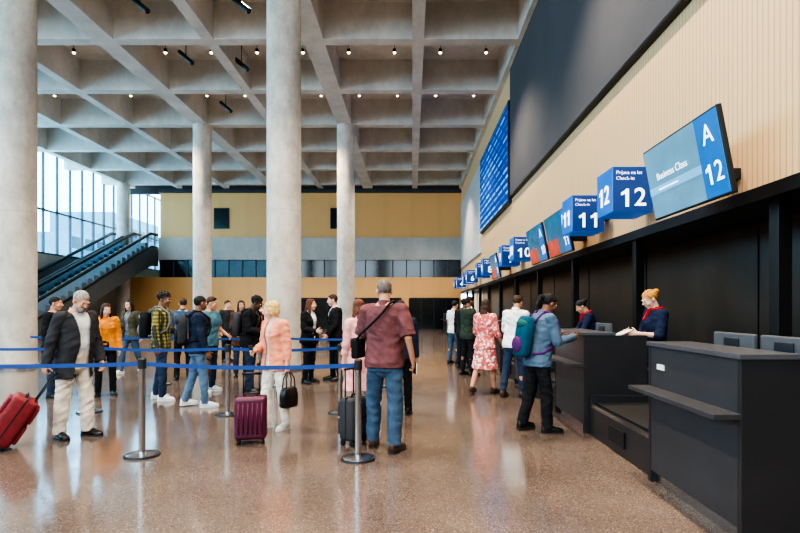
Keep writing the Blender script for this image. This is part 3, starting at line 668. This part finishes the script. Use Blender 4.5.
MB().box((-.32, -.12, .92), (-.24, .1, 1.12)).build('bag_body', 'black_c', root, True, X, bevel=.02, seg=3)
MB().box((-.328, -.11, 1.03), (-.31, .09, 1.125)).build('flap', 'shoe_black', root, True, X, bevel=.004)
pts = [(-.268, -.1, 1.1), (-.2, -.163, 1.17), (-.08, -.177, 1.27), (.03, -.167, 1.38), (.09, -.125, 1.47), (.105, -.02, 1.504), (.09, .09, 1.459), (0, .165, 1.32), (-.12, .195, 1.18), (-.245, .12, 1.1)]
MB().tube([V(*p) for p in pts], .012, 8).build('shoulder_strap', 'black_c', root, True, X)
h = p_man['hand'][0]
t = thing('passport', 'dark passport in the right hand of the man in maroon shirt', 'passport', (h.x+.01, h.y, h.z-.07), R(20))
MB().box((-.006, -.045, 0), (.006, .045, .125)).build('cover', 'brown_c', t, bevel=.003)
MB().box((-.004, -.047, .003), (.004, .042, .122)).build('pages', 'paper', t)
h = (p_st['hand'][0]+p_st['hand'][1])/2
t = thing('papers', 'white travel papers in the hands of the blond attendant', 'papers', (h.x-.06, h.y, h.z), R(0))
g = MB().box((-.1, -.1, .0), (.1, .1, .004)); g.build('sheet', 'paper', t, xf=Matrix.Rotation(R(-25), 4, 'Y'))
MB().box((-.08, -.09, .006), (.09, .06, .009)).build('sheet', 'paper', t, xf=Matrix.Rotation(R(-22), 4, 'Y'))
h = p_peach['hand'][0]
t = thing('phone', 'black phone held at chest height by the woman in peach', 'phone', (h.x, h.y, h.z-.0), R(146))
MB().box((-.036, -.005, -.05), (.036, .005, .1)).build('phone_case', 'black', t, bevel=.004)
MB().box((-.032, -.0065, -.044), (.032, -.005, .094)).build('phone_screen', 'scr_grey', t)

# ------------------------------------------------------------------ setting
HC = 10.2
struct('floor', MB().box((-21.7, -8, -.2), (4.8, 47.2, 0)), 'floor')
g = MB().box((-21.7, -8, HC+1.2), (3.7, 38, HC+1.4))
bx = [.2+3.4*i for i in range(1, -7, -1)]
for i, x_ in enumerate(bx):
    w = .34 if abs(x_+3.2) < .1 or abs(x_+10) < .1 else .19
    g.box((x_-w, -8, HC), (x_+w, 37.6, HC+1.21))
y_ = 13.1-3.9*5
by = []
while y_ < 37:
    by.append(y_); g.box((-21.7, y_-.2, HC+.003), (3.6, y_+.2, HC+1.21)); y_ += 3.9
struct('ceiling', g, 'concrete')
WX = 3.6
struct('wall_right', MB().box((WX, -8, 2.72), (WX+.2, 40, 11.4)), 'wood_right')
struct('trim_1', MB().box((WX-.03, -8, 2.6), (WX+.22, 40, 2.74)), 'black')
struct('trim_2', MB().box((WX+.22, -8, 2.62), (4.62, 40, 2.74)), 'black')
struct('wall_recess', MB().box((4.6, -8, 0), (4.8, 40, 2.74)), 'recess')
struct('wall_fill_blocker', MB().box((-21.7, -8.2, 0), (4.8, -8, 5.6)), 'wood_plain')  # unseen wall behind the camera, added to cut the frontal fill light
g = MB()
for i in range(14):
    yy = 2.0+3.3*i
    g.box((4.585, yy-.008+1.6, .0), (4.602, yy+.008+1.6, 2.62))
struct('trim_3', g, 'black')
names = ['nearest', 'second', 'third', 'fourth', 'fifth', 'sixth', 'seventh', 'eighth', 'ninth', 'tenth', 'eleventh', 'twelfth']
for i in range(10):
    t = thing('support_post', 'slim black support post under the wood fascia, %s from the camera' % names[i], 'post', (3.72, 5.25+3.3*i, 0))
    MB().box((-.07, -.07, .02), (.07, .07, 2.6)).build('post_shaft', 'recess2', t, bevel=.005)
    MB().box((-.1, -.1, 0), (.1, .1, .02)).build('base_plate', 'black', t)
t = thing('video_wall', 'huge blank dark grey display panel high on the right wall', 'screen', (WX, 8, 5.5))
MB().box((-.10, -14, 0), (0, 10.6, 4.55)).build('panel', 'video', t)
MB().box((-.12, -14, -.05), (0, 10.6, 0)).build('lower_edge', 'black', t)
t = thing('departures_board', 'large bright blue departures board high on the right wall', 'screen', (WX-.015, 22.6, 5.3))
MB().box((-.12, -3.9, 0), (0, 3.9, 3.7)).build('cabinet', 'black', t)
MB().box((-.13, -3.8, .1), (-.12, 3.8, 3.6)).build('display', 'board', t)
t = thing('louvre_panel', 'white slatted louvre panel beyond the blue departures board', 'panel', (WX-.015, 32.4, 4.4))
MB().box((-.06, -5.3, 0), (0, 5.3, 4.6)).build('slats', 'white_louvre', t)
BY = 38
struct('wall_back', MB().box((-18.4, BY, 6.67), (WX, BY+.3, 10.0)), 'wood_back')
struct('wall_back_middle', MB().box((-18.4, BY-.25, 5.06), (WX, BY+.3, 6.67)), 'back_concrete')
struct('wall_back_lower', MB().box((-21.5, BY, 0), (WX, BY+.3, 3.8)), 'wood_back')
struct('wall_back_void', MB().box((-21.7, BY+.5, 10.0), (WX, BY+.8, 11.6)), 'black')  # black sheet: its colour stands in for the shaded void above the wood
struct('wall_rear', MB().box((-21.7, 47, 0), (WX+.2, 47.2, 11.6)), 'wood_plain')
struct('wall_side_block', MB().box((-18.4, BY+.3, 0), (-18.1, 47, 10)), 'wood_plain')
struct('trim_4', MB().box((-18.4, BY-.3, 9.95), (WX, BY+.3, 10.15)), 'dark_steel')
w = struct('window_1', MB().box((-18.4, BY+.02, 3.8), (WX, BY+.2, 5.06)), 'strip_glass')
for i in range(23): MB().box((-18.4+i*1.0-.04, BY-.05, 3.8), (-18.4+i*1.0+.04, BY+.02, 5.06)).build('mullion', 'frame', w)
for i, xx in enumerate((-13.9, -5.4)):
    w = struct('window_%d' % (i+2), MB().box((xx-.5, BY-.03, 7.4), (xx+.5, BY+.02, 8.8)), 'strip_glass')
    g = MB().box((xx-.56, BY-.06, 7.34), (xx+.56, BY-.02, 7.4)).box((xx-.56, BY-.06, 8.8), (xx+.56, BY-.02, 8.86)).box((xx-.56, BY-.06, 7.4), (xx-.5, BY-.02, 8.8)).box((xx+.5, BY-.06, 7.4), (xx+.56, BY-.02, 8.8))
    g.build('window_frame', 'black', w)
for i, (xa, xb) in enumerate(((-9.0, -5.2), (-4.6, -.8), (-.2, 3.4))):
    d_ = struct('door_%d' % (i+1), MB().box((xa, BY-.06, 0), (xb, BY-.005, 2.2)), 'strip_glass')
    g = MB()
    for k in range(5):
        xx = xa+(xb-xa)*k/4; g.box((xx-.04, BY-.1, 0), (xx+.04, BY-.06, 2.25))
    g.box((xa, BY-.1, 2.2), (xb, BY-.005, 2.3)); g.build('door_frame', 'black', d_)
struct('trim_5', MB().box((-12, 36.8, 10.22), (-5, 37.2, 10.7)), 'black')
LX = -21.5
struct('wall_left', MB().box((LX-.2, -8, 0), (LX, 47, 4.7)), 'back_concrete')
w = struct('window_4', MB().box((LX-.12, -8, 4.7), (LX-.10, 47, 10.9)), 'wglass')
for i in range(46):
    yy = -8+i*1.2; MB().box((LX-.14, yy-.035, 4.7), (LX, yy+.035, 10.9)).build('mullion', 'frame', w)
for zz in (4.75, 7.3, 10.8): MB().box((LX-.18, -8, zz-.05), (LX-.02, 47, zz+.05)).build('transom', 'frame', w)
for i, (xx, yy, hh, ww) in enumerate(((-55, 82, 12.5, 16), (-63, 108, 20, 18), (-71, 140, 19, 26))):
    t = thing('office_building', ('grey block seen through the glass, nearest one', 'taller grey block seen through the glass, middle one', 'long block seen through the glass, furthest one')[i], 'building', (xx, yy, 0))
    MB().box((-6, -ww/2, 0), (6, ww/2, hh)).build('wall', 'outside', t)
    for a in range(int(hh/3)):
        for b_ in range(int(ww/3)):
            MB().box((6, -ww/2+1+b_*3, 1.6+a*2.9), (6.05, -ww/2+2.8+b_*3, 3.3+a*2.9)).build('window', 'strip_glass', t)

for (cx, cy), lb in zip(((-3.2, 13.0), (-3.15, 24.8), (-10.0, 24.8), (-9.95, 13.1), (-20.2, 36.4)),
        ('round concrete column in the middle of the hall, nearest the queue', 'slim far concrete column right of the middle one', 'far concrete column left of the middle one', 'big round concrete column at the left edge of the photo', 'farthest concrete column standing by the left glass wall')):
    t = thing('concrete_column', lb, 'column', (cx, cy, 0))
    MB().cyl((0, 0, .0), (0, 0, HC+.05), .42, n=40).build('shaft', 'column', t, 'auto')
    for zz in (3.9, 7.8): MB().cyl((0, 0, zz-.012), (0, 0, zz+.012), .4215, n=40).build('joint_ring', 'back_concrete', t, 'auto')
    MB().cyl((0, 0, 0), (0, 0, .09), .45, n=40).build('base_ring', 'steel', t, 'auto')

LBL = 'small dark downlight with a warm lit lens inside a ceiling coffer'
def downlight():
    t = thing('ceiling_downlight', LBL, 'ceiling light', (0, 0, 0), 0, 'downlights in the ceiling coffers')
    MB().cyl((0, 0, .02), (0, 0, .15), .06, n=16).build('canister', 'black', t, 'auto')
    MB().cyl((0, 0, .15), (0, 0, .42), .01, n=8).build('stem', 'dark_steel', t, 'auto')
    MB().ell((0, 0, .02), (.055, .055, .05), None, 14, 8).build('lens', 'bulb', t, True)
    return t
pos = []
for xc in [-1.5, 1.9, -4.9, -8.3, -11.7, -15.1, -18.5]:
    for yb in by[4:-1]:
        for s in (-.85, .85): pos.append((xc+s, yb+2.3, HC+.78))
for i, p in enumerate(pos):
    if i == 0: t0 = downlight(); t0.location = p
    else: dup(t0, p)
fl = [(-7.95, 15.2), (-5.0, 15.2), (-8.0, 18.4), (-6.2, 18.9), (-8.2, 22.9), (-6.3, 23.4)]
for i, (xx, yy) in enumerate(fl):
    lb = 'black tilted tube spotlight, %s of six between the left ceiling beams' % names[i].replace('nearest', 'first')
    if i == 0:
        fl0 = thing('ceiling_spotlight', lb, 'ceiling light', (xx, yy, HC-.05), R(-12), 'black tube spotlights')
        a = V(.26, 0, .0); b_ = V(-.26, 0, .46)
        MB().cyl(b_, a, .075, .08, 18).build('lamp_tube', 'black', fl0, 'auto')
        MB().cyl(a+(a-b_)*.005, a-(a-b_)*.01, .065, n=18).build('lens', 'black', fl0, 'auto')
        MB().cyl((0, 0, .23), (0, 0, 1.25), .016, n=8).build('stem', 'black', fl0, 'auto')
    else: dup(fl0, (xx, yy, HC-.05), R(-12), lb)

Z1 = 5.9
def escalator(xa, xb, label):
    y0, y1, z1 = 23.6, 37.0, Z1
    t = thing('escalator', label, 'escalator', ((xa+xb)/2, y0, 0))
    w = (xb-xa)/2; Ln = y1-y0
    pr = [(-1.2, 0), (0.3, 0), (2.0, 0), (Ln, z1-1.3), (Ln+.9, z1-1.3), (Ln+.9, z1), (Ln, z1), (.3, .12), (-1.2, .12)]
    MB().prism([(a, b_) for a, b_ in pr], 0, -w, w).build('truss', 'esc', t)
    n = 22; dy = (Ln-.6)/n; dzz = (z1-.15)/n
    for i in range(n):
        if i == 0:
            me = MB().box((-w+.1, 0, 0), (w-.1, dy*.62, dzz+.34)).mesh()
            st = link('step', me, 'esc_step', t); st.location = (0, .45, .02)
        else:
            c = st.copy(); C.objects.link(c); c.parent = t; c.location = (0, .45+dy*i, .02+dzz*i)
    for s in (1, -1):
        pl = [(-1.0, .1), (.3, .1), (Ln, z1), (Ln+.9, z1), (Ln+.9, z1+.9), (Ln-.1, z1+.9), (.2, 1.0), (-1.0, 1.0)]
        MB().prism(pl, 0, s*(w-.06)-.012, s*(w-.06)+.012).build('balustrade', 'bglass', t)
        MB().prism([(-1.2, .1), (.3, .1), (Ln, z1), (Ln+.9, z1), (Ln+.9, z1+.1), (Ln-.05, z1+.1), (.25, .2), (-1.2, .2)], 0, s*(w-.04)-.04, s*(w-.04)+.04).build('skirt_panel', 'black', t)
        x_ = s*(w-.06)
        MB().tube([(x_, -1.15, .25), (x_, -1.3, .6), (x_, -1.15, .98), (x_, .2, 1.04), (x_, Ln-.1, z1+.95), (x_, Ln+.9, z1+.98)], .10).build('handrail', 'rubber', t, True)
escalator(-19.85, -18.5, 'dark escalator with glass sides rising past the wood wall, nearer one')
escalator(-21.35, -20.0, 'dark escalator running beside the left glass wall')
struct('floor_upper', MB().box((-21.5, 38.0, Z1-.5), (-18.4, 47, Z1)), 'back_concrete')

def counter():
    t = thing('checkin_counter', '', 'counter', (0, 0, 0))
    L_ = 1.27
    MB().box((2.05, .03, .1), (2.11, L_-.03, 1.165)).build('front_panel', 'counter', t, bevel=.004)
    for yy in (0, L_-.04): MB().box((2.045, yy, 0), (2.8, yy+.04, 1.165)).build('side_panel', 'counter_dark', t, bevel=.003)
    MB().box((2.03, -.01, 1.165), (2.42, L_+.01, 1.2)).build('worktop', 'counter_top', t, bevel=.004)
    MB().box((2.42, .04, .74), (2.85, L_-.04, .77)).build('desk', 'counter_top', t, bevel=.003)
    MB().box((2.11, .04, .1), (2.42, L_-.04, 1.16)).build('cabinet', 'counter_dark', t)
    MB().box((1.87, 0.0, .79), (2.05, L_, .825)).build('ledge', 'counter', t, bevel=.004)
    MB().box((2.09, .04, 0), (2.13, L_-.04, .1)).build('kick_plate', 'steel', t)
    return t
def conveyor():
    t = thing('baggage_conveyor', '', 'conveyor', (0, 0, 0))
    MB().box((2.1, 0, 0), (2.95, 1.66, .33)).build('base', 'counter_dark', t, bevel=.006)
    MB().box((2.16, .06, .33), (2.95, 1.60, .38)).build('belt', 'rubber', t)
    for yy in (0, 1.61): MB().box((2.1, yy, .33), (2.95, yy+.05, .46)).build('side_rail', 'dark_steel', t, bevel=.004)
    MB().box((2.1, .05, .33), (2.13, 1.61, .37)).build('front_edge', 'steel', t)
    MB().box((2.08, .6, .1), (2.1, 1.0, .26)).build('weight_display', 'black', t)
    return t
c0 = counter(); v0 = conveyor()
for i in range(11):
    lb = 'dark grey check-in counter with ledge, %s from the camera' % names[i]
    p = (0, 3.23+2.95*i, 0)
    if i == 0: c0.location = p; c0['label'] = lb; c0['group'] = 'check-in counters'
    else: dup(c0, p, None, lb, 'check-in counters')
    lb = 'low black baggage conveyor between check-in counters, %s from the camera' % names[i]
    p = (0, 4.51+2.95*i, 0)
    if i == 0: v0.location = p; v0['label'] = lb; v0['group'] = 'baggage conveyors'
    elif i < 10: dup(v0, p, None, lb, 'baggage conveyors')
t = thing('counter_sticker', 'small white label on the front of the nearest counter', 'sticker', (2.047, 4.28, 1.0))
MB().box((-.004, -.06, -.022), (.002, .06, .022)).build('sticker_face', 'paper', t)
def monitor(loc, label):
    t = thing('computer_monitor', label, 'monitor', loc)
    MB().box((-.02, -.26, .12), (.02, .26, .52)).build('monitor_back', 'monitor', t, bevel=.012)
    MB().box((.02, -.245, .14), (.024, .245, .505)).build('screen_face', 'black', t)
    MB().box((-.035, -.09, .25), (-.018, .09, .48)).build('rear_cover', 'dark_steel', t, bevel=.005)
    MB().box((-.02, -.03, .01), (.01, .03, .16)).build('stand', 'dark_steel', t)
    MB().box((-.09, -.11, 0), (.09, .11, .014)).build('stand_base', 'dark_steel', t, bevel=.004)
monitor((2.58, 4.16, .77), 'grey computer monitor on the nearest counter, further of its two')
monitor((2.58, 3.57, .77), 'grey computer monitor on the nearest counter, nearer of its two')
monitor((2.58, 7.0, .77), 'grey computer monitor on the second counter in front of the blond attendant')

def sign(num, y):
    t = thing('number_sign', 'blue cube sign with the white number %s above the counters' % num, 'sign', (3.14, y, 2.86), 0, 'blue counter number signs')
    MB().box((-.29, 0, 0), (.29, .62, .65)).build('sign_box', 'sign_blue', t, bevel=.012)
    MB().box((-.28, -.006, .01), (.28, .003, .64)).build('front_face', 'sign_dark', t)
    MB().box((.28, .2, .25), (.46, .42, .4)).build('bracket', 'black', t)
    FR = Matrix.Rotation(R(90), 4, 'X')
    digits('digit', num, .36, 'white', t, Matrix.Translation((.0, -.01, .2)) @ FR, bold=.002)
    words('lettering', 'Prijava na let', .072, 'white', t, Matrix.Translation((-.24, -.01, .56)) @ FR, bold=-.0018)
    words('lettering', 'Check-in', .072, 'white', t, Matrix.Translation((-.24, -.01, .478)) @ FR, bold=-.0018)
    SM = Matrix(((0, 0, -1, -.296), (-1, 0, 0, .31), (0, 1, 0, .27), (0, 0, 0, 1)))
    digits('side_digit', num, .38, 'white', t, SM, bold=.002)
for num, y in (('12', 7.4), ('11', 9.26), ('10', 14.6), ('9', 16.5), ('8', 20.9), ('7', 22.8), ('6', 27.0), ('5', 28.9), ('4', 33.0), ('3', 34.9)): sign(num, y)
def screen(y0, num, label, kind=0):
    t = thing('display_screen', label, 'screen', (3.09, y0+.8, 2.6))
    up = V(-.16, 0, .84).normalized(); right = V(0, -1, 0); nrm = right.cross(up)
    B = Matrix((right, up, nrm)).transposed().to_4x4()
    def P_(a, b_, c, d, z0, z1): return MB().box((a, b_, z0), (c, d, z1))
    P_(-.8, 0, .8, .87, -.05, 0).build('casing', 'black', t, xf=B, bevel=.006)
    P_(-.78, .02, .78, .85, 0, .004).build('display', 'scr_grey' if kind == 0 else 'scr_teal', t, xf=B)
    P_(.38, .02, .78, .85, .004, .007).build('number_panel', 'scr_cyan', t, xf=B)
    if kind == 0:
        P_(-.78, .30, .38, .39, .004, .007).build('class_band', 'scr_blue', t, xf=B)
        words('word', 'Business Class', .12, 'white', t, B @ Matrix.Translation((-.55, .49, .0095)), .001, bold=-.0018)
        P_(-.55, .335, -.1, .35, .007, .009).build('small_line', 'white', t, xf=B)
    else:
        P_(-.78, .02, .0, .36, .004, .007).build('red_band', 'scr_red', t, xf=B)
    text('letter', 'A', .28, 'white', t, B @ Matrix.Translation((.58, .64, .009)), .001)
    digits('digit', num, .29, 'white', t, B @ Matrix.Translation((.58, .25, .009)), .001)
    MB().box((.0, -.12, .3), (.505, .12, .42)).build('bracket', 'black', t)
screen(5.0, '12', 'large tilted blue screen showing A 12 beside the sign 12')
screen(10.0, '11', 'tilted screen showing A 11 on teal and red below the sign 11', 1)
screen(11.8, '10', 'tilted screen showing A 10 before the sign 10', 1)
screen(18.2, '9', 'tilted screen showing A 9 beyond the sign 9', 1)

def stanchion(x_, y_, lb):
    t = thing('queue_post', lb, 'barrier post', (x_, y_, 0))
    MB().cyl((0, 0, 0), (0, 0, .02), .17, .165, 36).build('base', 'dark_steel', t, 'auto')
    MB().cyl((0, 0, .02), (0, 0, .045), .15, .04, 36).build('base_cover', 'steel', t, 'auto')
    MB().cyl((0, 0, .03), (0, 0, .88), .032, n=20).build('pole', 'steel', t, 'auto')
    MB().cyl((0, 0, .88), (0, 0, .97), .04, n=20).build('belt_head', 'dark_steel', t, 'auto')
    MB().cyl((0, 0, .97), (0, 0, .985), .042, .03, n=20).build('top_cap', 'black', t, 'auto')
R1 = [(-6.3, 5.35), (-2.72, 5.24), (-.53, 5.12)]
R2 = [(-7.2, 7.6), (-4.62, 7.45), (-2.58, 7.28), (-1.02, 7.4)]
R3 = [(-7.6, 10.3), (-4.9, 10.2), (-2.62, 10.0), (-.6, 9.9)]
for (x_, y_), lb in zip(R1[1:], ('steel queue post in the front row, left one before the peach woman', 'steel queue post in the front row beside the man in maroon shirt')): stanchion(x_, y_, lb)
for (x_, y_), lb in zip(R2[1:], ('steel queue post in the middle row behind the grey-haired man', 'steel queue post in the middle row beside the navy jacket', 'steel queue post in the middle row behind the pink dress')): stanchion(x_, y_, lb)
for (x_, y_), lb in zip(R3[1:], ('steel queue post in the back row behind the plaid shirt', 'steel queue post in the back row left of the suits', 'steel queue post in the back row right of the suits')): stanchion(x_, y_, lb)
def belt(a, b_, lb):
    a = Vector((a[0], a[1], .925)); b_ = Vector((b_[0], b_[1], .925)); d = (b_-a).normalized(); n = V(-d.y, d.x, 0)*.002
    a = a+d*.04; b_ = b_-d*.04
    rings = []; hh = V(0, 0, .021)
    for i in range(13):
        t = i/12; p = a.lerp(b_, t)+V(0, 0, -.03*4*t*(1-t))
        rings.append([p+n+hh, p-n+hh, p-n-hh, p+n-hh])
    tag(MB().loft(rings).build('barrier_belt', 'belt', None), lb, 'barrier belt', 'blue queue belts')
belt(R1[0], R1[1], 'blue belt of the front row running out of the left edge')
belt(R1[1], R1[2], 'blue belt of the front row between the two nearest posts')
belt(R2[0], R2[1], 'blue belt of the middle row at the far left')
belt(R2[1], R2[2], 'blue belt of the middle row crossing before the plaid shirt')
belt(R2[2], R2[3], 'blue belt of the middle row behind the blond woman')
belt(R3[0], R3[1], 'blue belt of the back row at the far left')
belt(R3[1], R3[2], 'blue belt of the back row left of the suits')
belt(R3[2], R3[3], 'blue belt of the back row behind the suits')

# ------------------------------------------------------------------ light
w = bpy.data.worlds.new('sky'); SC.world = w; w.use_nodes = True
bg = w.node_tree.nodes['Background']; bg.inputs[0].default_value = (.70, .87, 1, 1); bg.inputs[1].default_value = 7.5
def lamp(kind, loc, energy, col, rot=(0, 0, 0), **k):
    l = bpy.data.lights.new('lamp', kind); l.energy = energy; l.color = col
    for a, v in k.items(): setattr(l, a, v)
    o = bpy.data.objects.new('lamp', l); C.objects.link(o); o.location = loc; o.rotation_euler = rot
    return o
for xc in (-4.9, -11.7):
    for yy in (1, 7.5, 15.4, 23.2, 31):
        lamp('SPOT', (xc, yy, HC+.4), 2300, (1, .85, .66), spot_size=R(110), spot_blend=.7, shadow_soft_size=.15)
for yy in (2, 5.5, 9.4, 15.4, 19.3, 27.1):
    lamp('SPOT', (1.1, yy, HC-.1), 1200, (1, .76, .5), spot_size=R(50), spot_blend=.8, shadow_soft_size=.1)
for yy in (1, 7.5, 15.4, 23.2, 31):
    lamp('SPOT', (.9, yy+1, HC-.1), 1900, (1, .86, .68), spot_size=R(115), spot_blend=.7, shadow_soft_size=.1)
# sky portals at the left glass and the open gap behind the camera (they only guide the sampling of the sky)
o = lamp('AREA', (LX-.3, 19.5, 7.8), 1, (1, 1, 1), (0, R(-90), 0), shape='RECTANGLE', size=6.2, size_y=55); o.data.cycles.is_portal = True
o = lamp('AREA', (-9, -8.1, 8.4), 1, (1, 1, 1), (R(90), 0, 0), shape='RECTANGLE', size=25.6, size_y=5.6); o.data.cycles.is_portal = True
try:
    SC.view_settings.exposure = .36
    SC.view_settings.look = 'AgX - High Contrast'
except Exception as e: print('look', e)

cam = bpy.data.cameras.new('camera'); co = bpy.data.objects.new('camera', cam); C.objects.link(co)
co.location = (0, 0, 1.48); co.rotation_euler = (R(90), 0, 0)
cam.sensor_width = 36; cam.lens = 520/800*36; cam.shift_x = -12/800; cam.shift_y = 42.5/800
cam.clip_start = .05; cam.clip_end = 500
SC.camera = co
